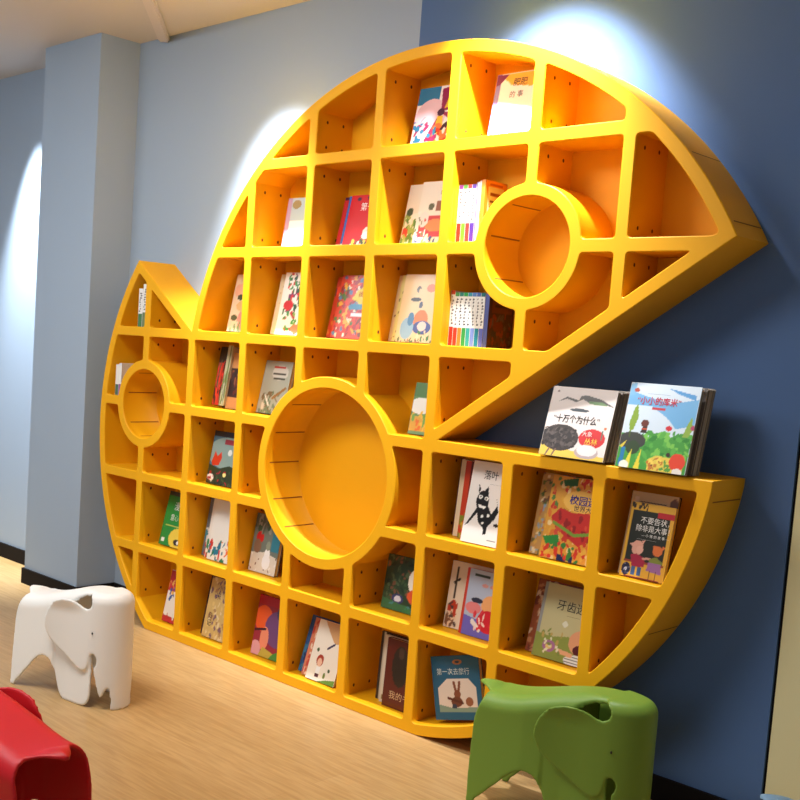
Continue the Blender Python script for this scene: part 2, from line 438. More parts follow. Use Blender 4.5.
def book(label, col, row, z, w, h, th, lean, ops, spine=(200, 190, 180), texts=(), group=None, zrot=0, pages=None, roty=0, side=None):
    """stands on the shelf row; w,h,th,z in cells. origin: lower left front corner"""
    if th < .1: th *= .85
    if not pages or row == r5:
        lim = min(c - T / 2 for c in colx if c - T / 2 > col + .02) - .02
        w = min(w, lim - col)
    zmax = D - .045 - h * math.sin(math.radians(lean)) - th / math.cos(math.radians(lean))
    z = min(z, zmax)
    rm_ = Matrix.Rotation(-math.radians(lean), 3, 'X') @ Matrix.Rotation(-math.radians(roty), 3, 'Y')
    root = empty('book', W(col, row, z), rm_.to_euler())
    tag(root, label, 'book', group)
    w, h, th = w * C, h * C, th * C; e = 0.0012
    root.location.z += th * math.sin(math.radians(abs(lean))) + 0.0008
    nx, ny, A = paint(ops, w / h)
    vs = []; fs = []; cols = []
    for j in range(ny + 1):
        for i in range(nx + 1): vs.append((w * i / nx, 0, h * j / ny)); cols.append(A[j, i])
    for j in range(ny):
        for i in range(nx): a = j * (nx + 1) + i; fs.append((a, a + 1, a + nx + 2, a + nx + 1))
    sp = s2l([c / 255 for c in spine]); back = sp
    for (x0, x1, y0, y1) in ((0, w, e * .1, e), (0, w, th - e, th), (-e, 0.0, 0, th)):
        v_, f_ = boxdata(x0, x1, y0, y1, 0, h, len(vs)); vs += v_; fs += f_; cols += [sp] * 8
    if side:                       # front cover of a book shelved spine outwards, facing right
        mx_, my_, B_ = paint(side, th / h); b0 = len(vs)
        for j in range(my_ + 1):
            for i in range(mx_ + 1): vs.append((w + e * .6, th * i / mx_, h * j / my_)); cols.append(B_[j, i])
        for j in range(my_):
            for i in range(mx_): a = b0 + j * (mx_ + 1) + i; fs.append((a, a + 1, a + mx_ + 2, a + mx_ + 1))
    o = fromdata('cover', vs, fs, M_ART, root)
    at = o.data.color_attributes.new('art', 'FLOAT_COLOR', 'POINT')
    at.data.foreach_set('color', np.c_[np.array(cols), np.ones(len(cols))].astype(np.float32).ravel())
    box('pages', 0.0003, w - 0.003, e * 1.05, th - e * 1.05, 0.003, h - 0.003, pages or M_PAGE, root)
    for t in texts:    # (string, x, y, size, colour, sx)
        text_mesh(t[0], t[3] * h, t[4], root, (t[1] * w, -0.0009, t[2] * h), t[5] if len(t) > 5 else 1.0, bold=0.0 if len(t) < 7 else t[6])
    BOOKS.append(root); return root

Wh = (245, 242, 236); CRM = (232, 218, 190); RED = (200, 30, 34); BLK = (25, 22, 24)
r1, r2, r3, r4, r5, r6, r7 = [v - T / 2 for v in (0.97, 1.997, 3.035, 4.01, 5.003, 5.98)] + [FL - RIM]
# --- top row
book('book with a magenta and yellow windmill flower cover in the top row', 2.22, r1, .27, .70, .66, .06, 11,
     [('bg', (238, 232, 228)), ('r', 0, .72, .42, 1, (40, 120, 160)), ('e', .3, .5, .3, .3, (225, 190, 200)), ('p', [(.5, .58), (.25, .1), (.45, 0), (.6, .2)], (150, 30, 80)), ('p', [(.5, .58), (.45, .95), (.75, 1), (1, .75), (1, .6)], (140, 30, 80)),
      ('p', [(.55, .62), (.62, .85), (.9, .85), (1, .7)], (228, 190, 40)), ('p', [(.5, .55), (1, .55), (.95, .38), (.7, .42)], (150, 35, 85)), ('p', [(.45, .5), (.4, .15), (.6, .15), (.55, .5)], (230, 190, 50)),
      ('n', .4, .0, 1, .35, [(220, 60, 30), (240, 235, 230), (60, 20, 40), (230, 120, 60)], 40, .07), ('n', 0, 0, .5, .5, [(150, 40, 90), (230, 200, 190), (40, 120, 160)], 24, .06), ('e', .5, .56, .07, .06, (70, 20, 60))], (190, 60, 80))
book('white book with an orange corner and dark lettering, second from left in the top row', 3.28, r1, .22, .60, .66, .06, 10,
     [('bg', Wh), ('r', 0, 0, .08, 1, (130, 120, 190)), ('p', [(.05, 1), (1, 1), (1, .82), (.7, .76), (.3, .82)], (238, 180, 60)), ('p', [(0, 1), (.25, 1), (.08, .84), (0, .82)], (110, 40, 90)), ('n', .1, .05, .9, .25, [(230, 225, 235), (200, 205, 235)], 12, .05), ('e', .62, .22, .03, .02, (220, 160, 120))],
     (130, 120, 190), [('肥肥', .34, .80, .13, BLK), ('的 事', .3, .62, .11, (60, 60, 80))])
# --- second row
book('pale book with a blue-grey top standing alone in the leftmost cell of the second row', .29, r2, .27, .66, .61, .06, 8,
     [('bg', (235, 238, 240)), ('r', 0, .55, 1, 1, (170, 190, 195)), ('r', 0, 0, .12, 1, (180, 150, 180)), ('e', .25, .87, .12, .09, (150, 130, 70)), ('n', .1, .0, 1, .3, [(240, 240, 240), (230, 215, 190), (200, 210, 220)], 14, .08), ('r', .55, .88, 1, .96, (60, 60, 70))], (180, 90, 80))
book('red book rearmost of the three in the second row, its cover mostly hidden', 1.14, r2, .335, .6, .60, .05, 12,
     [('bg', (196, 44, 50)), ('r', 0, .93, .12, 1, (60, 30, 60)), ('r', 0, 0, 1, .06, (220, 200, 180))], (190, 40, 45), group=None)
book('blue-edged book between the two red books in the second row', 1.255, r2, .29, .6, .60, .05, 12,
     [('bg', (50, 110, 190)), ('r', 0, 0, 1, .07, (225, 220, 210))], (50, 110, 190))
book('red book with white lettering in the second row, front one of three', 1.335, r2, .245, .56, .60, .05, 12,
     [('bg', (205, 22, 30)), ('n', .2, .0, 1, .12, [(240, 235, 225), (230, 210, 80), (60, 90, 60)], 26, .05), ('e', .62, .28, .13, .09, (245, 225, 210)), ('e', .58, .2, .1, .07, (240, 240, 240)), ('e', .66, .31, .05, .04, (60, 25, 20)), ('e', .22, .92, .06, .04, (60, 30, 60)), ('e', .5, .94, .06, .04, (60, 30, 60))],
     (205, 22, 30), [('第一', .3, .70, .17, Wh), ('次', .68, .52, .15, Wh)])
book('cream book with fruit and animals standing behind in the second row', 2.15, r2, .30, .62, .68, .05, 11,
     [('bg', (228, 216, 196)), ('n', 0, .05, .5, .5, [(90, 130, 60), (200, 60, 50), (235, 225, 210), (150, 170, 90)], 40, .07), ('e', .1, .55, .07, .07, (60, 80, 60))], (225, 215, 195))
book('cream book with a red tablecloth scene, front one in the second row', 2.38, r2, .24, .48, .69, .05, 11,
     [('bg', (232, 222, 204)), ('r', .1, .12, 1, .45, (196, 50, 50)), ('e', .55, .3, .28, .1, (226, 130, 60)), ('e', .2, .4, .14, .12, (240, 215, 205)), ('r', .5, .52, 1, .68, (150, 90, 60)), ('e', .35, .6, .08, .06, (90, 90, 60)), ('n', 0, 0, 1, .12, [(90, 130, 60), (60, 80, 130), (220, 200, 160)], 25, .06), ('n', 0, .1, .3, .55, [(235, 225, 215), (190, 60, 50), (90, 110, 60)], 14, .05)],
     (225, 215, 195), [('时光', .55, .78, .1, (110, 50, 40))])
def comic_spine(label, col, row, z, h, foot, top, group, wid=.066, dep=.34, lean=0, dots=True):
    ops = [('bg', (238, 236, 230)), ('r', 0, 0, 1, .34, foot), ('r', 0, .93, 1, 1, top)]
    if dots:
        rs = random.Random(label)
        for k in range(9):
            x0 = .12 + .3 * rs.random(); y0 = .38 + k * .058 + .01 * rs.random(); w0 = .25 + .3 * rs.random()
            if rs.random() < .85: ops.append(('p', [(x0, y0), (x0 + w0, y0 + .012), (x0 + w0 + .05, y0 + .035), (x0 + .08, y0 + .03)], (60, 56, 60)))
            ops.append(('l', x0, y0 + .02, x0 + w0 * .5, y0 + .04, .012, (90, 86, 90)))
    return book(label, col, row, z, wid, h, dep, lean, ops, (235, 232, 226), group=group)
cset = [((200, 50, 40), (130, 60, 150), 'red'), ((110, 160, 50), (90, 160, 70), 'green'), ((220, 60, 50), (200, 60, 60), 'scarlet'), ((90, 50, 150), (100, 60, 150), 'purple')]
for k, (f, t, nm) in enumerate(cset):
    comic_spine('slim comic with white spine and %s foot beside the upper round opening' % nm, 3.064 + k * .0545, r2, .12, .58, f, t, 'slim comics beside the upper round opening', wid=.05, dots=True)
book('tall pale pink and white slim book right of the slim comics in the second row', 3.286, r2, .12, .03, .60, .28, 0, [('bg', (235, 215, 225)), ('r', 0, 0, .3, 1, (90, 60, 120))], (220, 200, 215))
book('white slim book with an orange edge next to the orange book, second row', 3.322, r2, .12, .025, .61, .28, 0, [('bg', (240, 232, 222)), ('n', .3, .2, .7, .9, [(220, 120, 90), (120, 70, 60)], 12, .1), ('r', .7, 0, 1, 1, (236, 150, 40))], (236, 150, 40))
book('orange book with a cream title panel on its cover beside the upper round opening', 3.353, r2, .12, .034, .62, .36, 0, [('bg', (236, 150, 40))], (236, 150, 40), side=[('bg', (232, 140, 40)), ('r', .15, .5, .85, .9, (236, 216, 176)), ('r', .22, .76, .78, .82, (150, 70, 40)), ('r', .22, .66, .7, .69, (110, 70, 50)), ('r', .22, .57, .7, .60, (110, 70, 50)), ('r', .2, .92, .8, .95, (190, 80, 40))])
# --- third row
book('beige book with peach and green shapes at the left edge of the third row', -.62, r3, .25, .46, .74, .07, 11,
     [('bg', (226, 206, 176)), ('e', .3, .72, .3, .12, (230, 180, 150)), ('e', .32, .6, .14, .05, (70, 80, 60)), ('e', .2, .24, .14, .05, (80, 90, 60)), ('e', .55, .2, .2, .2, (225, 140, 130)), ('e', .5, .45, .3, .1, (214, 176, 120)), ('n', 0, 0, 1, .12, [(200, 200, 180), (120, 150, 110)], 10, .08)], (150, 160, 120))
book('cream book with a plain left edge, rear one of two in the third row', .165, r3, .29, .6, .75, .05, 11, [('bg', (224, 214, 178)), ('n', .05, .1, .25, .85, [(190, 160, 120), (120, 130, 90)], 6, .02)], (224, 214, 178))
book('white book covered in green leaves and red berries in the third row', .30, r3, .235, .58, .77, .05, 11,
     [('bg', (240, 238, 230)), ('n', .12, .35, 1, 1, [(40, 110, 60), (60, 140, 80), (30, 80, 50), (200, 30, 40), (235, 235, 225), (110, 40, 90)], 130, .06), ('e', .25, .47, .15, .08, (205, 30, 36)), ('n', .1, .0, 1, .35, [(60, 150, 60), (180, 60, 50), (240, 236, 228), (120, 170, 70)], 45, .045), ('e', .6, .1, .16, .07, (190, 130, 90))], (235, 230, 210))
book('crimson-edged book rear one of two busy covers in the third row', 1.13, r3, .29, .6, .72, .05, 12, [('bg', (190, 60, 36)), ('n', 0, 0, 1, 1, [(210, 120, 50), (140, 30, 30), (220, 70, 50), (90, 60, 50)], 70, .06)], (160, 50, 35))
book('busy red and yellow picture book with a sunburst title in the third row', 1.25, r3, .235, .62, .74, .05, 12,
     [('bg', (206, 70, 50)), ('n', 0, 0, 1, 1, [(220, 60, 50), (240, 225, 200), (160, 50, 60), (90, 130, 170), (230, 170, 60), (80, 120, 60), (110, 60, 50)], 190, .055), ('p', [(.35, .62), (.5, .58), (.6, .5), (.75, .56), (.95, .5), (1, .62), (1, .85), (.8, .9), (.6, .82), (.45, .75)], (218, 200, 60)), ('e', .5, .5, .2, .05, (70, 140, 180)), ('r', .4, .34, .8, .4, (235, 230, 240))],
     (190, 60, 50), [('找找', .5, .66, .1, (190, 40, 40))])
book('cream book with small red figures, rearmost of three cream books in the third row', 2.065, r3, .325, .6, .74, .05, 10, [('bg', (234, 208, 158)), ('e', .12, .68, .05, .05, (200, 90, 50)), ('n', .04, .0, .2, .5, [(110, 70, 60), (200, 110, 70)], 8, .02)], (230, 205, 155))
book('yellowish cream book between the other two cream ones in the third row', 2.15, r3, .28, .6, .74, .05, 10, [('bg', (226, 214, 140)), ('n', 0, .0, .2, .8, [(120, 90, 60), (190, 170, 110)], 8, .02)], (226, 214, 140))
book('cream book with a bear in orange cap, front of three in the third row', 2.235, r3, .235, .62, .745, .05, 10,
     [('bg', (240, 214, 168)), ('e', .5, .32, .16, .16, (225, 130, 60)), ('e', .55, .22, .2, .1, (60, 80, 160)), ('e', .22, .2, .15, .16, (150, 190, 220)), ('e', .28, .34, .07, .1, (70, 130, 180)), ('e', .55, .24, .1, .07, (235, 220, 215)), ('n', 0, 0, 1, .05, [(90, 110, 60), (160, 90, 60)], 18, .03), ('n', .45, .05, .75, .16, [(60, 130, 70), (235, 220, 190)], 14, .04), ('e', .32, .63, .12, .03, (60, 60, 60)), ('e', .45, .55, .04, .05, (70, 80, 110)), ('e', .62, .8, .1, .06, (225, 140, 110)), ('e', .35, .78, .05, .05, (90, 90, 90)), ('e', .38, .76, .03, .03, (240, 214, 168))], (235, 210, 165))
cs2 = [((190, 50, 40), (200, 60, 40), 'dark red'), ((205, 60, 40), (70, 150, 90), 'red'), ((225, 130, 50), (40, 130, 120), 'orange'), ((60, 150, 70), (50, 160, 80), 'green'), ((60, 160, 150), (60, 150, 170), 'teal'), ((120, 140, 200), (90, 130, 190), 'pale blue'), ((40, 130, 150), (70, 100, 170), 'dark teal'), ((100, 110, 190), (40, 110, 110), 'violet blue')]
for k, (f, t, nm) in enumerate(cs2):
    comic_spine('slim comic with dotted white spine and %s foot below the upper round opening' % nm, 3.064 + k * .054, r3, .12, .54 if k else .56, f, t, 'slim comics below the upper round opening', wid=.049)
book('dark brown picture book right of the dotted slim comics in the third row', 3.50, r3, .12, .045, .53, .42, 0, [('bg', (90, 100, 160))], (90, 100, 160),
     side=[('bg', (74, 52, 50)), ('r', .12, .66, .95, .92, (120, 66, 46)), ('n', .1, .05, 1, .6, [(110, 50, 40), (60, 50, 70), (96, 86, 96), (150, 60, 40)], 40, .08), ('e', .4, .4, .2, .1, (120, 50, 34)), ('r', .25, .76, .8, .82, (50, 34, 32))])
comic_spine('slim white comic with green foot, left one of two in the tail tip', -2.31, r3, .08, .52, (70, 120, 70), (235, 235, 230), 'slim comics in the tail tip', wid=.085)
comic_spine('slim white comic with olive foot, right one of two in the tail tip', -2.215, r3, .08, .58, (110, 130, 90), (235, 235, 230), 'slim comics in the tail tip', wid=.085)
# --- fourth row
comic_spine('slim book with green-footed spine at the rim beside the small round tail opening', -2.775, r4, .08, .43, (70, 110, 90), (235, 235, 235), 'slim books in the tail', wid=.07, dots=False)
comic_spine('slim book with violet-footed spine beside the small round tail opening', -2.70, r4, .08, .45, (150, 80, 170), (225, 225, 235), 'slim books in the tail', wid=.06, dots=False)
book('slim black and red patterned book leftmost in its cell of the fourth row', -.795, r4, .22, .13, .76, .22, 9,
     [('bg', (190, 50, 40)), ('r', 0, .72, 1, 1, (40, 36, 36)), ('n', 0, .1, 1, .7, [(60, 30, 30), (220, 60, 50), (90, 90, 70)], 30, .14)], (60, 40, 40))
book('slim pale green and cream book beside the red and black one in the fourth row', -.655, r4, .22, .09, .78, .22, 9, [('bg', (196, 196, 160)), ('r', .5, 0, .75, 1, (120, 130, 80)), ('n', 0, 0, 1, .5, [(110, 130, 70), (200, 200, 180)], 18, .12)], (190, 190, 160))
book('dark brown book with tan foot right of the pale green slim book', -.56, r4, .25, .45, .72, .05, 9, [('bg', (214, 150, 90)), ('r', 0, .2, 1, .72, (60, 40, 36)), ('n', 0, .25, 1, .7, [(110, 50, 40), (70, 50, 50), (150, 90, 60)], 24, .08)], (200, 160, 110))
book('grey-green science book with a red title beside the large round opening', .07, r4, .22, .48, .66, .07, 12,
     [('bg', (168, 172, 158)), ('e', .6, .78, .3, .14, (200, 200, 190)), ('r', .35, .86, .75, .9, (190, 50, 40)), ('n', .1, 0, .7, .4, [(110, 130, 110), (210, 210, 200), (120, 100, 70), (90, 120, 90)], 30, .06), ('r', .35, .74, .8, .77, (70, 70, 60)), ('r', .4, .66, .8, .69, (70, 70, 60)), ('l', .2, .35, .4, .15, .02, (240, 240, 235)), ('l', .5, .3, .9, .5, .03, (150, 110, 60))], (110, 120, 110))
book('small green book with a white cloud and yellow ground right of the large round opening', 2.53, r4, .22, .40, .56, .06, 10,
     [('bg', (110, 150, 100)), ('r', 0, .72, 1, 1, (90, 130, 80)), ('e', .3, .55, .4, .16, (235, 238, 235)), ('r', 0, 0, 1, .34, (214, 170, 80)), ('n', 0, .05, 1, .42, [(220, 120, 60), (120, 170, 90), (230, 190, 80)], 22, .07), ('r', 0, 0, 1, .07, (120, 160, 120))], (80, 120, 90))
# --- fifth row
book('dark blue and green book with a red fox in the fifth row', -.80, r5, .20, .66, .69, .06, 10,
     [('bg', (70, 110, 130)), ('r', 0, .9, 1, 1, (34, 36, 44)), ('e', .5, .6, .6, .3, (140, 165, 160)), ('p', [(0, 0), (1, 0), (1, .3), (.6, .38), (.3, .3), (0, .36)], (50, 60, 34)), ('p', [(.05, .4), (.12, .62), (.2, .52), (.3, .62), (.34, .5), (.28, .36), (.1, .34)], (214, 60, 30)), ('n', 0, 0, 1, .25, [(40, 44, 30), (220, 215, 190), (170, 30, 40), (70, 90, 50)], 30, .04), ('e', .1, .12, .1, .06, (235, 225, 220)), ('n', .02, .05, .2, .2, [(170, 30, 40)], 6, .03), ('r', .35, .76, 1, .86, (150, 50, 60)), ('e', .55, .62, .06, .06, (230, 235, 230)), ('e', .5, .2, .05, .04, (240, 235, 150))], (50, 50, 60))
book('thin dark book standing leftmost of four in the fifth row right of the mouth corner', 3.165, r5, .30, .5, .80, .04, 5, [('bg', (90, 44, 40)), ('r', .05, 0, .1, 1, (220, 215, 205))], (80, 60, 60))
book('thin cream book second from the left in the cell with the cat book', 3.215, r5, .25, .5, .80, .04, 5, [('bg', (222, 208, 178))], (222, 208, 178))
book('thin red-brown book behind the black cat book', 3.31, r5, .20, .5, .80, .04, 5, [('bg', (190, 60, 30)), ('r', .12, 0, 1, 1, (80, 30, 20)), ('n', 0, 0, .3, .3, [(120, 130, 40), (200, 160, 50)], 12, .06)], (190, 60, 30))
book('white book with a dancing black cat figure, front of four right of the mouth corner', 3.45, r5, .07, .44, .83, .05, 10,
     [('bg', (238, 232, 226)), ('e', .42, .52, .17, .13, BLK), ('p', [(.28, .6), (.25, .72), (.33, .66)], BLK), ('p', [(.42, .64), (.52, .71), (.56, .6)], BLK), ('p', [(.3, .5), (.56, .5), (.72, .38), (.78, .3), (.66, .22), (.66, .14), (.58, .12), (.56, .2), (.4, .26), (.33, .36)], BLK),
      ('p', [(.34, .38), (.12, .22), (.05, .2), (.22, .36), (.33, .46)], BLK), ('p', [(.7, .36), (.84, .5), (.78, .6), (.9, .42), (.8, .3)], BLK), ('e', .9, .26, .08, .02, BLK), ('e', .35, .57, .055, .025, Wh), ('e', .52, .56, .055, .025, Wh), ('p', [(.3, .48), (.55, .46), (.5, .43), (.36, .44)], Wh), ('e', .48, .34, .035, .02, Wh), ('e', .64, .36, .035, .02, Wh), ('e', .52, .26, .03, .018, Wh), ('e', .36, .57, .02, .012, BLK), ('e', .51, .56, .02, .012, BLK), ('r', .72, .06, .95, .075, (90, 90, 90))],
     (200, 60, 40), [('落叶', .34, .80, .12, BLK, .9), ('跳', .86, .80, .12, BLK, .6), ('——————', .55, .73, .03, (90, 90, 90))])
book('busy picture book behind the one with the tomato faces in the fifth row', 4.19, r5, .20, .6, .80, .05, 11,
     [('bg', (190, 150, 90)), ('n', 0, 0, 1, 1, [(210, 170, 80), (90, 110, 60), (200, 120, 70), (230, 215, 180), (120, 80, 60), (140, 170, 190)], 240, .04)], (180, 140, 90))
book('busy yellow picture book with red heart faces and blue lettering in the fifth row', 4.35, r5, .13, .55, .80, .06, 11,
     [('bg', (220, 160, 60)), ('n', 0, 0, 1, 1, [(200, 60, 40), (226, 170, 60), (90, 130, 60), (220, 120, 50), (236, 210, 150)], 150, .045), ('e', .62, .72, .34, .13, (238, 190, 90)), ('p', [(.1, .5), (.25, .62), (.5, .58), (.8, .6), (1, .52), (.95, .3), (.7, .2), (.4, .3), (.15, .42)], (196, 50, 44)), ('n', .2, .3, .95, .55, [(214, 80, 60), (150, 36, 36)], 20, .05), ('p', [(.15, .46), (.6, .34), (1, .4), (1, .36), (.6, .3), (.15, .42)], (120, 160, 60)), ('p', [(.0, .25), (.3, .3), (.35, .2), (.1, .15)], (50, 140, 60)), ('p', [(.2, .95), (.5, 1), (.5, .9), (.25, .88)], (50, 100, 50)), ('r', .35, 0, .65, .07, (30, 40, 90)), ('n', 0, 0, 1, .2, [(226, 180, 70), (210, 60, 40), (60, 130, 60)], 30, .05)],
     (200, 140, 60), [('校园迷', .40, .69, .12, (40, 30, 130), 1.0, .004), ('世界大', .5, .61, .08, (30, 30, 60))])
book('dark-spined cream book behind the pig book at the end of the lower jaw', 5.17, r5, .17, .45, .76, .06, 11,
     [('bg', (214, 180, 130)), ('e', .12, .9, .06, .045, (230, 200, 170)), ('e', .92, .88, .1, .09, (120, 80, 60))], (24, 20, 22), [('~~~~~~~~', .2, .86, .09, (50, 40, 50), .8)], pages=M_GREYPAGE)
book('yellow book with two cartoon pigs before a blackboard at the end of the lower jaw', 5.225, r5, .10, .42, .67, .06, 11,
     [('bg', (228, 176, 60)), ('r', .06, .22, .92, .9, (42, 44, 36)), ('n', 0, .9, .4, 1, [(60, 50, 40)], 10, .04), ('r', .62, .83, 1, .91, (190, 40, 50)), ('r', .04, .2, .94, .23, (160, 70, 50)),
      ('e', .3, .4, .13, .1, (230, 170, 150)), ('e', .36, .38, .08, .05, (236, 180, 160)), ('p', [(.1, .44), (.2, .46), (.2, .4)], (230, 170, 150)), ('p', [(.38, .5), (.46, .52), (.4, .44)], (230, 170, 150)), ('p', [(.17, .3), (.3, .32), (.5, .28), (.52, .16), (.24, .14)], (170, 40, 70)), ('l', .46, .27, .62, .28, .015, (225, 160, 140)), ('r', .24, .03, .33, .15, (70, 100, 150)), ('r', .38, .03, .47, .15, (70, 100, 150)),
      ('e', .76, .4, .11, .07, (226, 120, 60)), ('p', [(.64, .46), (.72, .47), (.68, .4)], (226, 120, 60)), ('p', [(.85, .48), (.92, .46), (.84, .4)], (226, 120, 60)), ('p', [(.6, .28), (.75, .32), (.92, .26), (.9, .22), (.62, .23)], (130, 140, 60)), ('p', [(.6, .24), (.88, .24), (.92, .1), (.58, .12)], (160, 110, 170)), ('l', .66, .12, .66, .03, .012, (80, 40, 50)), ('l', .8, .12, .8, .02, .012, (80, 40, 50)),
      ('e', .12, .1, .1, .085, (40, 40, 70)), ('e', .12, .1, .03, .025, (220, 220, 230)), ('n', .05, .03, .2, .17, [(150, 150, 180)], 8, .012), ('r', .1, .0, .9, .012, (150, 60, 50))],
     (220, 170, 60), [('不要告状，', .26, .74, .10, Wh, .95), ('除非是大事！', .18, .63, .10, Wh, .9), ('— 小 猪 的 故 事 —', .34, .56, .045, Wh), ('———————', .25, .51, .04, (200, 200, 190))])
# --- sixth row
book('green and yellow book with white lettering in the tail of the sixth row', -1.73, r6, .19, .60, .74, .07, 13,
     [('bg', (40, 140, 56)), ('r', 0, .92, 1, 1, (60, 60, 50)), ('e', .65, .16, .35, .2, (235, 205, 70)), ('e', .62, .1, .12, .06, (50, 40, 40)), ('e', .66, .1, .05, .035, (240, 240, 240)), ('r', .06, .06, .16, .14, (235, 235, 230)), ('r', .1, .36, .9, .39, (200, 200, 90))], (40, 110, 60), [('漫画', .28, .68, .17, Wh, .9), ('意心', .22, .48, .13, (225, 235, 215), .9)])
book('grey-edged book rearmost of three leaning in the sixth row left of the snowman book', -.89, r6, .27, .6, .78, .05, 9, [('bg', (110, 120, 130)), ('n', 0, 0, .4, .5, [(190, 40, 50), (60, 140, 160), (230, 230, 225)], 24, .08)], (100, 110, 120))
book('thin white book in the middle of three in the sixth row', -.775, r6, .225, .5, .78, .04, 9, [('bg', (232, 228, 220)), ('n', 0, 0, .3, .3, [(40, 130, 90), (210, 50, 40)], 8, .07)], (230, 226, 220))
book('white book with red and green figures at its foot in the sixth row', -.675, r6, .18, .5, .78, .05, 9, [('bg', (236, 232, 224)), ('n', 0, .0, 1, .34, [(206, 50, 40), (30, 120, 80), (230, 110, 60), (40, 120, 150), (240, 235, 225)], 42, .07)], (225, 220, 215))
book('grey winter book with a snowman and a red cap, left of the large round opening', .10, r6, .22, .48, .72, .07, 9,
     [('bg', (110, 118, 110)), ('p', [(0, 0), (1, 0), (1, .3), (.5, .36), (0, .32)], (214, 206, 194)), ('e', .25, .6, .14, .1, (196, 36, 40)), ('e', .2, .44, .14, .12, (130, 100, 80)), ('e', .6, .34, .1, .1, (240, 240, 240)), ('e', .6, .2, .15, .13, (236, 236, 238)), ('e', .6, .48, .08, .08, (140, 150, 130)), ('n', .0, .7, .6, 1, [(60, 90, 70), (90, 100, 90), (150, 150, 140)], 26, .08), ('r', .7, .4, 1, .75, (50, 120, 140)), ('n', 0, 0, 1, .3, [(120, 80, 60), (230, 225, 220)], 14, .03)], (80, 90, 85))
book('dark green forest book with white oval title and orange figure in the sixth row', 2.265, r6, .29, .62, .60, .08, 8,
     [('bg', (44, 66, 46)), ('n', 0, .2, .6, 1, [(60, 84, 56), (34, 50, 36), (120, 80, 60), (80, 100, 70)], 60, .05), ('e', .85, .6, .32, .3, (236, 232, 220)), ('e', .85, .32, .3, .16, (220, 90, 50)), ('e', .35, .22, .13, .09, (60, 60, 110)), ('e', .35, .22, .08, .055, (210, 210, 225)), ('p', [(0, 0), (1, 0), (1, .1), (.4, .14), (0, .2)], (60, 110, 70)), ('n', .2, 0, 1, .12, [(70, 130, 130), (60, 120, 70)], 14, .06)], (40, 60, 44), [('森', .70, .72, .13, (30, 60, 40)), ('林', .72, .58, .12, (30, 60, 40))])
book('cream book with a toy soldier behind the pink and blue book in the sixth row', 3.165, r6, .27, .6, .70, .06, 8, [('bg', (232, 214, 190)), ('l', .14, .45, .14, .9, .02, (50, 44, 40)), ('l', .1, .68, .2, .74, .02, (50, 44, 40)), ('e', .14, .3, .08, .12, (190, 60, 36)), ('e', .1, .12, .1, .12, (120, 80, 60)), ('n', .04, 0, .24, .4, [(230, 200, 170), (190, 60, 40), (80, 60, 60)], 16, .04)], (200, 190, 170))
book('light blue book with pink cartoon figures and a red spine edge in the sixth row', 3.42, r6, .20, .48, .68, .05, 8,
     [('bg', (176, 186, 206)), ('r', 0, 0, .06, 1, (196, 60, 40)), ('p', [(.06, 0), (1, 0), (1, .2), (.4, .26), (.06, .3)], (110, 100, 190)), ('e', .75, .5, .28, .16, (236, 170, 110)), ('e', .7, .26, .28, .17, (206, 36, 50)), ('e', .28, .42, .2, .09, (226, 130, 130)), ('e', .35, .54, .15, .04, (50, 50, 70)), ('l', .3, .22, .5, .12, .04, (235, 225, 220)), ('r', .2, .9, .6, .94, (50, 60, 50)), ('e', .5, .78, .08, .03, (214, 150, 140)), ('e', .7, .78, .08, .03, (214, 150, 140)), ('n', .3, .1, .9, .4, [(220, 60, 70), (240, 210, 200)], 10, .05)], (196, 60, 40))
book('brown-edged book rear one of two with the tooth title in the sixth row', 4.20, r6, .26, .5, .72, .05, 13, [('bg', (150, 80, 50)), ('n', 0, 0, .6, 1, [(190, 130, 90), (110, 50, 40), (220, 190, 160)], 60, .06)], (120, 60, 45))
book('olive cream book with a laughing boy and black brush title in the sixth row', 4.33, r6, .18, .60, .72, .06, 13,
     [('bg', (196, 186, 140)), ('r', 0, 0, .05, 1, (150, 150, 150)), ('p', [(0, 0), (1, 0), (1, .2), (.6, .35), (.3, .3), (0, .32)], (140, 150, 70)), ('e', .86, .3, .24, .17, (226, 160, 120)), ('e', .82, .2, .1, .07, (90, 26, 30)), ('e', .84, .05, .25, .09, (230, 230, 230)), ('r', .6, .02, 1, .03, BLK), ('r', .6, .06, 1, .07, BLK), ('r', .6, .10, 1, .11, BLK), ('l', .45, .14, .7, .12, .03, (230, 170, 130)), ('e', .28, .17, .12, .08, (170, 110, 150)), ('e', .28, .17, .06, .04, (230, 200, 120)), ('n', .1, .05, .5, .4, [(226, 220, 190), (190, 160, 90), (130, 140, 70)], 18, .035), ('e', .5, .5, .05, .04, (226, 222, 200))],
     (140, 130, 110), [('牙齿迷', .28, .68, .15, BLK, 1.0), ('————', .5, .6, .05, (120, 90, 60)), ('——', .7, .84, .05, (60, 50, 40))])
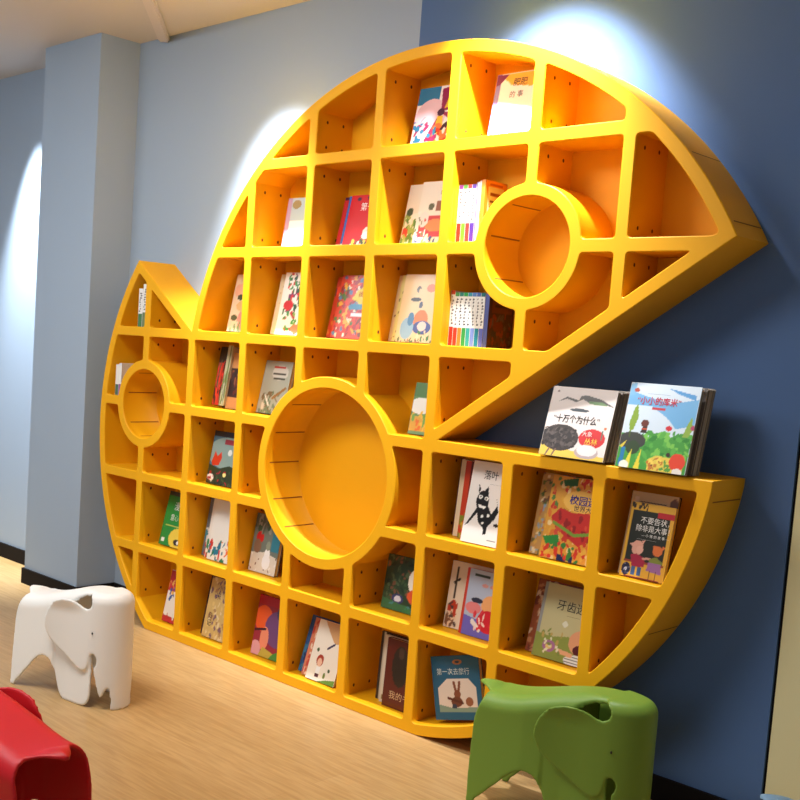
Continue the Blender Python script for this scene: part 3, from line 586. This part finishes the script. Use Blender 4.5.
# --- bottom row
book('white and red slim book in the leftmost compartment of the bottom row', -1.53, r7, .16, .40, .70, .07, 12, [('bg', (236, 226, 214)), ('p', [(0, .6), (.5, .6), (1, 1), (0, 1)], (190, 40, 40)), ('r', 0, 0, 1, .12, (190, 40, 40)), ('n', 0, .4, .6, .8, [(60, 90, 150), (200, 50, 50), (236, 180, 90)], 18, .07), ('n', 0, 0, 1, .15, [(225, 220, 210), (190, 40, 40)], 12, .06)], (190, 50, 40))
book('dark thin book behind the gold patterned one in the bottom row', -.77, r7, .225, .5, .78, .05, 11, [('bg', (70, 46, 40)), ('n', 0, .2, .3, .7, [(20, 18, 20), (120, 90, 60)], 16, .06)], (50, 40, 40))
book('gold and violet patterned book with black characters in the bottom row', -.675, r7, .165, .52, .78, .06, 11, [('bg', (206, 176, 110)), ('n', 0, 0, 1, 1, [(220, 190, 120), (170, 130, 90), (120, 90, 110), (226, 206, 160)], 90, .05)], (150, 120, 90), [('记', .1, .2, .12, BLK), ('日', .12, .33, .1, BLK), ('米', .25, .66, .13, (70, 50, 90)), ('小', .3, .8, .12, (70, 50, 90))])
book('crimson and purple book with an orange round shape in the bottom row', .26, r7, .20, .64, .74, .07, 9,
     [('bg', (150, 40, 60)), ('r', 0, .85, 1, 1, (170, 30, 50)), ('e', .2, .62, .25, .22, (226, 90, 40)), ('e', .62, .5, .35, .3, (110, 70, 120)), ('e', .75, .78, .2, .16, (60, 60, 100)), ('e', .3, .3, .12, .2, (230, 140, 110)), ('p', [(.4, 0), (1, 0), (1, .3), (.7, .14)], (70, 140, 60)), ('e', .1, .1, .14, .14, (220, 160, 170)), ('p', [(.2, 0), (.5, 0), (.6, .1), (.3, .16)], (190, 170, 70)), ('l', 0, .4, .3, .46, .02, (60, 20, 40))], (160, 40, 60))
book('blue-spined book rearmost of three in the bottom row beside the divider', 1.12, r7, .20, .5, .68, .05, 17, [('bg', (40, 90, 150)), ('n', 0, 0, .3, .5, [(60, 130, 170), (30, 60, 110)], 12, .08)], (40, 90, 150))
book('salmon-edged book between the blue and the white one in the bottom row', 1.235, r7, .14, .5, .68, .05, 17, [('bg', (206, 130, 100)), ('n', 0, 0, .3, 1, [(190, 70, 60), (236, 214, 190)], 18, .06)], (206, 110, 80))
book('white book with a small boy figure, front of three in the bottom row', 1.355, r7, .085, .46, .70, .05, 17,
     [('bg', (236, 228, 214)), ('p', [(.2, 1), (1, 1), (1, .72), (.7, .66), (.5, .78)], (206, 160, 110)), ('e', .35, .34, .12, .1, (170, 60, 40)), ('e', .35, .31, .08, .07, (236, 190, 160)), ('r', .28, .12, .42, .24, (240, 240, 240)), ('r', .28, .06, .42, .12, (90, 50, 60)), ('p', [(.4, 0), (1, 0), (1, .1), (.7, .06)], (100, 140, 60)), ('e', .2, .5, .04, .035, (70, 90, 40)), ('e', .6, .12, .04, .05, (110, 130, 50)), ('l', .5, .56, .7, .66, .02, (60, 50, 80)), ('e', .72, .22, .04, .03, (60, 80, 50))], (190, 90, 60))
book('black-spined book rearmost of three in the dark bottom row cell', 2.31, r7, .26, .5, .76, .05, 3, [('bg', (40, 34, 34)), ('r', .08, 0, .12, 1, (190, 180, 165))], (40, 34, 34))
book('white-edged book in the middle of the dark bottom row cell', 2.41, r7, .21, .5, .75, .05, 3, [('bg', (206, 194, 176)), ('r', .04, .05, .14, .12, (120, 100, 50)), ('e', .12, .9, .03, .03, (60, 60, 80))], (200, 190, 170))
book('maroon book with a dark seated figure and cream characters in the bottom row', 2.50, r7, .15, .44, .75, .06, 3, [('bg', (90, 24, 20)), ('e', .5, .62, .28, .3, (40, 28, 26)), ('e', .5, .82, .1, .08, (70, 50, 44)), ('r', .32, .4, .7, .6, (34, 26, 26))], (80, 24, 20), [('我的书', .2, .14, .13, (206, 170, 130))])
book('teal blue book with a brown rabbit playing violin, beside the green elephant stool', 3.28, r7 - .062, .13, .61, .65, .07, 5,
     [('bg', (30, 90, 120)), ('p', [(.1, .12), (.9, .12), (.9, .5), (.75, .64), (.3, .64), (.1, .5)], (224, 206, 190)), ('e', .5, .4, .07, .07, (130, 70, 46)), ('l', .47, .45, .44, .58, .025, (130, 70, 46)), ('l', .53, .45, .56, .58, .025, (130, 70, 46)), ('e', .48, .28, .12, .08, (110, 60, 40)), ('l', .3, .34, .6, .26, .02, (90, 40, 30)), ('e', .74, .28, .08, .07, (150, 90, 60)), ('e', .42, .2, .05, .05, (50, 60, 80)), ('p', [(.1, .12), (.9, .12), (.9, .2), (.4, .18), (.1, .24)], (130, 150, 130)), ('e', .55, .9, .1, .04, (170, 110, 60)), ('e', .55, .9, .05, .02, (30, 60, 80))],
     (24, 76, 104), [('第一次去旅行', .10, .71, .115, (200, 210, 205), .95)], roty=16)
# --- stacks standing on the lower jaw
def pile(label0, n, col, row, z, w, h, step, lean, dx, grp, seed):
    rs = random.Random(seed)
    words = ['second one', 'third book', 'fourth book', 'fifth book']
    for k in range(1, n):
        hh = h * (1 - .01 * rs.random())
        c = rs.choice([(200, 190, 180), (150, 140, 130), (120, 110, 105), (190, 180, 160)])
        book(words[k - 1] + ' ' + label0, col + dx * k, row, z + step * k, w, hh, step * .93, lean, [('bg', c)], c, group=grp, pages=M_GREYPAGE)
pile('from the front in the left stack on the lower jaw', 5, 4.36, jawy, -.01 + .0, .675, .665, .05, 15, .006, 'books behind the woolly animal book', 3)
book('white square book with a black woolly animal heading the left stack on the jaw', 4.36, jawy, -.03 + .0, .675, .665, .045, 15,
     [('bg', (222, 210, 204)), ('p', [(0, 0), (1, 0), (1, .06), (.5, .1), (0, .22)], (226, 190, 80)), ('e', .27, .27, .29, .19, (58, 50, 48)), ('n', .02, .14, .5, .4, [(44, 38, 36), (70, 60, 58), (90, 80, 76), (50, 44, 44)], 120, .035), ('l', .14, .1, .1, .01, .012, (120, 90, 80)), ('l', .24, .1, .2, .01, .012, (120, 90, 80)),
      ('e', .76, .3, .2, .135, (200, 40, 44)), ('e', .72, .1, .18, .09, (180, 160, 156)), ('e', .72, .13, .15, .08, (226, 216, 212)), ('p', [(.12, .78), (.24, .86), (.44, .82), (.46, .89), (.56, .9), (.78, .86), (1, .76), (.78, .80), (.6, .8), (.5, .84), (.4, .79), (.25, .83)], (60, 56, 50)), ('p', [(.6, .82), (.8, .82), (.9, .78), (.72, .77), (.6, .79)], (96, 130, 80)), ('e', .48, .68, .15, .025, (50, 60, 66)), ('l', .9, .42, .9, .3, .01, (90, 110, 90)), ('e', .93, .46, .02, .02, (200, 110, 60)), ('e', .09, .93, .02, .015, (90, 60, 50))],
     (190, 180, 170), [('“十万个为什么”', .10, .50, .125, BLK, .86, .002), ('大象', .60, .33, .08, (240, 220, 210)), ('丛林', .66, .22, .1, (240, 190, 60))], pages=M_GREYPAGE)
pile('from the front in the right stack on the lower jaw', 4, 5.17, jawy + .01, .0, .655, .765, .042, 13, .008, 'books behind the garden book', 5)
book('blue sky and green garden picture book with red lettering on the lower jaw', 5.17, jawy + .01, -.05, .655, .765, .05, 13,
     [('bg', (206, 220, 232)), ('p', [(0, .74), (.35, .74), (.6, .62), (.75, .5), (1, .56), (1, .86), (.6, .78), (.3, .84), (0, .9)], (110, 170, 214)), ('p', [(0, .98), (.0, .84), (.1, .86), (.08, 1)], (120, 176, 214)), ('p', [(.55, .96), (.95, .9), (.95, .84), (.7, .9)], (80, 150, 206)), ('p', [(0, 0), (1, 0), (1, .42), (.85, .46), (.7, .4), (.5, .44), (.35, .36), (0, .4)], (70, 150, 60)),
      ('n', .3, .1, 1, .44, [(90, 170, 70), (50, 130, 50), (120, 190, 80), (70, 150, 60)], 70, .05), ('e', .17, .32, .2, .1, (60, 62, 58)), ('e', .2, .24, .1, .08, (50, 70, 44)), ('p', [(.08, .52), (.12, .7), (.16, .75), (.2, .6), (.16, .45), (.11, .42)], (130, 160, 50)), ('l', .12, .42, .12, .36, .008, (70, 90, 40)), ('e', .31, .53, .055, .045, (100, 40, 30)), ('p', [(.26, .42), (.36, .42), (.35, .5), (.3, .5)], (50, 36, 30)), ('r', .28, .46, .35, .48, (190, 70, 40)),
      ('e', .66, .5, .045, .03, (200, 40, 50)), ('p', [(.86, .42), (.9, .56), (.95, .66), (.98, .5), (.94, .42)], (140, 170, 70)), ('e', .98, .53, .03, .03, (170, 60, 100)), ('p', [(.03, .02), (.04, .24), (.1, .24), (.1, .04)], (40, 120, 170)), ('p', [(.1, 0), (.2, .24), (.2, 0)], (226, 210, 70)), ('p', [(.26, 0), (.33, .24), (.34, 0)], (226, 206, 60)), ('p', [(0, .24), (.1, .32), (.05, .22)], (214, 190, 70)),
      ('p', [(.46, .0), (.44, .12), (.56, .18), (.8, .16), (.95, .12), (.95, 0)], (222, 196, 80)), ('n', .46, .02, .66, .15, [(190, 120, 50), (236, 206, 90), (120, 70, 40)], 20, .03), ('n', .66, .02, .8, .12, [(90, 150, 60)], 8, .03), ('e', .86, .13, .11, .1, (222, 70, 46)), ('e', .72, .2, .03, .025, (60, 40, 40)), ('e', .88, .02, .07, .04, (236, 225, 215)), ('e', .1, .91, .04, .025, (170, 60, 40)), ('r', .36, .7, .56, .728, (190, 50, 60)), ('e', .12, .03, .07, .05, (236, 236, 220))],
     (170, 160, 150), [('“小小的库米”', .13, .76, .10, (190, 30, 70), .92, .002), ('————————', .26, .87, .035, (90, 100, 120)), ], pages=M_GREYPAGE)

# ------------------------------------------------------------ elephant stools
EL_L, EL_W, EL_H = 1.56, 0.345, 1.12
def htop(x):
    t = min(max((x - .1) / 1.1, 0), 1); t = t * t * (3 - 2 * t)
    return .95 + (.20) * t
def grid_obj(name, rows_, th, closed=False):
    n = len(rows_[0]); vs = [v for r in rows_ for v in r]; fs = []
    for j in range(len(rows_) - 1):
        for i in range(n - 1): fs.append((j * n + i, j * n + i + 1, (j + 1) * n + i + 1, (j + 1) * n + i))
    me = bpy.data.meshes.new(name); me.from_pydata(vs, [], fs); me.validate()
    bm = bmesh.new(); bm.from_mesh(me); bmesh.ops.remove_doubles(bm, verts=bm.verts, dist=1e-4); bmesh.ops.recalc_face_normals(bm, faces=bm.faces[:])
    bm.to_mesh(me); bm.free()
    o = bpy.data.objects.new(name, me); COL.objects.link(o)
    s = o.modifiers.new('s', 'SOLIDIFY'); s.thickness = th; s.offset = 0
    return o
def smoothpoly(P, closed=True, it=2):
    for _ in range(it):
        Q = []
        for i in range(len(P)):
            a, b = P[i], P[(i + 1) % len(P)]
            Q += [(a[0] * .75 + b[0] * .25, a[1] * .75 + b[1] * .25), (a[0] * .25 + b[0] * .75, a[1] * .25 + b[1] * .75)]
        P = Q
    return P
def prism(P, axis, a0, a1):
    n = len(P); vs = []
    for t in (a0, a1):
        for p in P: vs.append((p[0], t, p[1]) if axis == 'y' else (p[0], p[1], t))
    fs = [tuple(range(n)), tuple(range(2 * n - 1, n - 1, -1))] + [(i, i + n, (i + 1) % n + n, (i + 1) % n) for i in range(n)]
    me = bpy.data.meshes.new('cut'); me.from_pydata(vs, [], fs)
    bm = bmesh.new(); bm.from_mesh(me); bmesh.ops.recalc_face_normals(bm, faces=bm.faces[:]); bm.to_mesh(me); bm.free()
    o = bpy.data.objects.new('cut', me); COL.objects.link(o); return o
def bake(o, cutters=()):
    for c in cutters:
        b = o.modifiers.new('b', 'BOOLEAN'); b.operation = 'DIFFERENCE'; b.solver = 'EXACT'; b.object = c
    bpy.context.view_layer.update()
    me = bpy.data.meshes.new_from_object(o.evaluated_get(bpy.context.evaluated_depsgraph_get()))
    bpy.data.objects.remove(o)
    for c in cutters: bpy.data.objects.remove(c)
    return me
def elephant_mesh():
    th = 0.028
    # body: saddle bent over the back with both pairs of legs
    rows_ = []
    for i in range(48):
        x = 0.0 + 1.36 * i / 47; H = htop(x); r = .13; wt = .285 - .045 * min(1, max(0, (x - .5) / .4)); row = []
        half = []
        for k in range(8): half.append((wt - r) * k / 8 and ((wt - r) * k / 8, H) or (0.0, H))
        for k in range(9): a = PI / 2 * k / 8; half.append((wt - r + r * math.sin(a), H - r + r * math.cos(a)))
        for k in range(1, 25): z = (H - r) * (1 - k / 24); half.append((wt + (.06 if x < .7 else .03) * (1 - z / (H - r)) ** 1.3, z))
        full = [(-y, z) for y, z in reversed(half)] + half[1:]
        for y, z in full:
            xx = x
            if x < .15: xx = x + (.15 - x) / .15 * (.07 * max(0, (z - .75) / .22) - .02 * math.sin(PI * min(1, z / .9)))
            row.append((xx, y, z))
        rows_.append(row)
    body = grid_obj('eb', rows_, th)
    arch = [(.02, -.2), (.035, -.01), (.25, .19), (.44, .365), (.52, .40), (.60, .40), (.67, .365), (.73, .28), (.78, .14), (.83, .045), (.90, .004), (.93, -.2)]
    front = [(1.22, -.2), (1.235, .004), (1.31, .04), (1.345, .12), (1.345, .3), (1.33, .5), (1.345, .8), (1.5, .8), (1.5, -.2)]
    c1 = prism(smoothpoly(arch[0:1] + arch + arch[-1:], it=1), 'y', -1, 1); c2 = prism(smoothpoly([(1.0, -.3)] + [(1.05, -.01)] + front[1:] + [(1.5, -.3)], it=2), 'y', -1, 1)
    cs = [c1, c2]
    for s in (-1, 1):
        P = [(.88, .28), (.98, .24), (1.12, .205), (1.22, .19), (1.29, .195), (1.32, .24), (1.33, .5), (.88, .5)]
        cs.append(prism([(a, s * b) for a, b in P], 'z', .80, 1.6))
    mb = bake(body, cs)
    # head: plan-curved sheet with ears and trunk
    x0, a_, wh, Hh, r = 1.13, .48, .285, 1.0, .095
    def U(d, n=60):
        out = []
        for k in range(22): out.append((.5 + (x0 - .5) * k / 22, -(wh - d)))
        for k in range(n + 1):
            t = -PI / 2 + PI * k / n; cx, sy = math.cos(t), math.sin(t)
            out.append((x0 + (a_ - d) * abs(cx) ** .93, (wh - d) * (abs(sy) ** .93) * (1 if sy > 0 else -1)))
        for k in range(22): out.append((x0 - (x0 - .5) * (k + 1) / 22, wh - d))
        return out
    rows2 = []
    for k in range(26): z = 1 - 0; zz = (1.15 - r) * k / 25; rows2.append([(x_, y_ * (1 + .05 * (1 - zz)), zz) for x_, y_ in U(0)])
    for k in range(1, 9): a = PI / 2 * k / 8; rows2.append([(x_, y_, 1.15 - r + r * math.sin(a)) for x_, y_ in U(r * (1 - math.cos(a)))])
    for k in range(1, 7): d = r + (wh - r - .01) * k / 6; rows2.append([(x_, y_, 1.15) for x_, y_ in U(d)])
    head = grid_obj('eh', rows2, th)
    ear = [(1.565, -.2), (1.565, .03), (1.56, .18), (1.55, .225), (1.525, .225), (1.50, .17), (1.475, .12), (1.45, .16), (1.39, .36), (1.375, .41), (1.405, .45), (1.415, .50), (1.395, .545), (1.36, .56), (1.325, .54), (1.315, .47), (1.295, .41), (1.25, .37), (1.19, .37), (1.10, .41), (.95, .50), (.80, .58), (.71, .66), (.665, .76), (.675, .87), (.73, .97), (.82, 1.04), (.93, 1.07), (1.03, 1.07), (1.12, 1.05), (1.20, 1.01), (1.26, 1.00), (1.305, 1.02), (1.325, 1.07), (1.30, 1.11), (1.25, 1.15), (1.25, 1.6), (.2, 1.6), (.2, -.2)]
    mh = bake(head, [prism(smoothpoly(ear[:-3] + ear[-3:], it=1), 'y', -1, 1)])
    bm = bmesh.new(); bm.from_mesh(mh)
    bmesh.ops.triangulate(bm, faces=[f for f in bm.faces if len(f.verts) > 4])
    for v in bm.verts:
        x_, y_, z_ = v.co
        if x_ < 1.26:
            t = (1.26 - x_) / .6
            s = 1 if y_ > 0 else -1
            v.co.y = y_ + s * (.03 * t + .10 * t * t * (0.6 + .4 * min(1, z_)))
            if z_ > .95: v.co.y = v.co.y  + s * (z_ - .95) * .35 * min(1, t * 2.5)
        v.co.x = v.co.x
    # tail flap
    tv = []
    N1 = 14
    for k in range(N1 + 1):
        t = k / N1; x_ = .10 - .24 * t; hw = .14 * (1 - t) ** 1.6 + .06 * (1 - t ** 6) ; z_ = .955 + .03 * math.sin(PI * t) + .02 * t * t
        for q in (-1, -.5, 0, .5, 1):
            for zz in (-.012, .012): tv.append(bm.verts.new((x_, hw * q, z_ + zz - .02 * abs(q))))
    for k in range(N1):
        for q in range(4):
            A0 = (k * 5 + q) * 2; B0 = ((k + 1) * 5 + q) * 2
            bm.faces.new((tv[A0 + 1], tv[A0 + 3], tv[B0 + 3], tv[B0 + 1])); bm.faces.new((tv[A0], tv[B0], tv[B0 + 2], tv[A0 + 2]))
        A0 = k * 10; B0 = A0 + 10
        bm.faces.new((tv[A0], tv[A0 + 1], tv[B0 + 1], tv[B0])); bm.faces.new((tv[A0 + 8], tv[B0 + 8], tv[B0 + 9], tv[A0 + 9]))
    for q in range(4):
        e0 = q * 2; bm.faces.new((tv[e0], tv[e0 + 2], tv[e0 + 3], tv[e0 + 1])); e1 = N1 * 10 + q * 2; bm.faces.new((tv[e1], tv[e1 + 1], tv[e1 + 3], tv[e1 + 2]))
    bm.from_mesh(mb)
    bmesh.ops.scale(bm, vec=(C, C, C), verts=bm.verts)
    me = bpy.data.meshes.new('el'); bm.to_mesh(me); bm.free()
    o = bpy.data.objects.new('el', me); COL.objects.link(o)
    rm = o.modifiers.new('r', 'REMESH'); rm.mode = 'VOXEL'; rm.voxel_size = 0.0036
    sm = o.modifiers.new('sm', 'SMOOTH'); sm.factor = .5; sm.iterations = 11
    me2 = bake(o); me2.name = 'shell'
    for p in me2.polygons: p.use_smooth = True
    return me2
EMESH = elephant_mesh()
eye_y = .285 * (1 - ((1.36 - 1.13) / .48) ** 2.15) ** .465
def elephant(label, loc, rot, colr, scale=1.0, rough=.45, sx=.96, sz=1.02):
    root = empty('elephant_stool', loc, (0, 0, math.radians(rot))); root.scale = (scale * sx, scale, scale * sz)
    tag(root, label, 'stool', 'elephant-shaped children stools')
    me = EMESH.copy(); me.materials.clear()
    link('shell', me, mat('plastic_' + label.split()[0], colr, rough, .06, 300, 0, 4, .35), root)
    for s in (-1, 1):
        bm = bmesh.new(); bmesh.ops.create_uvsphere(bm, u_segments=16, v_segments=8, radius=1)
        bmesh.ops.scale(bm, vec=(.0035, .0025, .0045), verts=bm.verts); e = bpy.data.meshes.new('eye'); bm.to_mesh(e); bm.free()
        eo = link('eye', e, mat('eye_black', (.01, .01, .01), .3), root, True); eo.location = (1.36 * C, s * (eye_y + .028) * C, .77 * C)
    return root
elephant('white elephant-shaped plastic stool on the wooden floor at the left', W(-.67, FL, -2.29), 9, rgb(240, 240, 236), .97, sx=.93, sz=1.1)
elephant('green elephant-shaped plastic stool in front of the bookcase bottom right', W(4.42, FL, -.55), 7, rgb(114, 146, 54), .98, sz=1.07)
elephant('red elephant-shaped plastic stool seen from behind at the lower left corner', W(3.76, FL, -4.76), 186, rgb(206, 22, 34), 1.1)
elephant('blue pale elephant-shaped plastic stool barely peeking in at the bottom right corner', W(7.2, FL, -.95), 2, rgb(140, 180, 215))
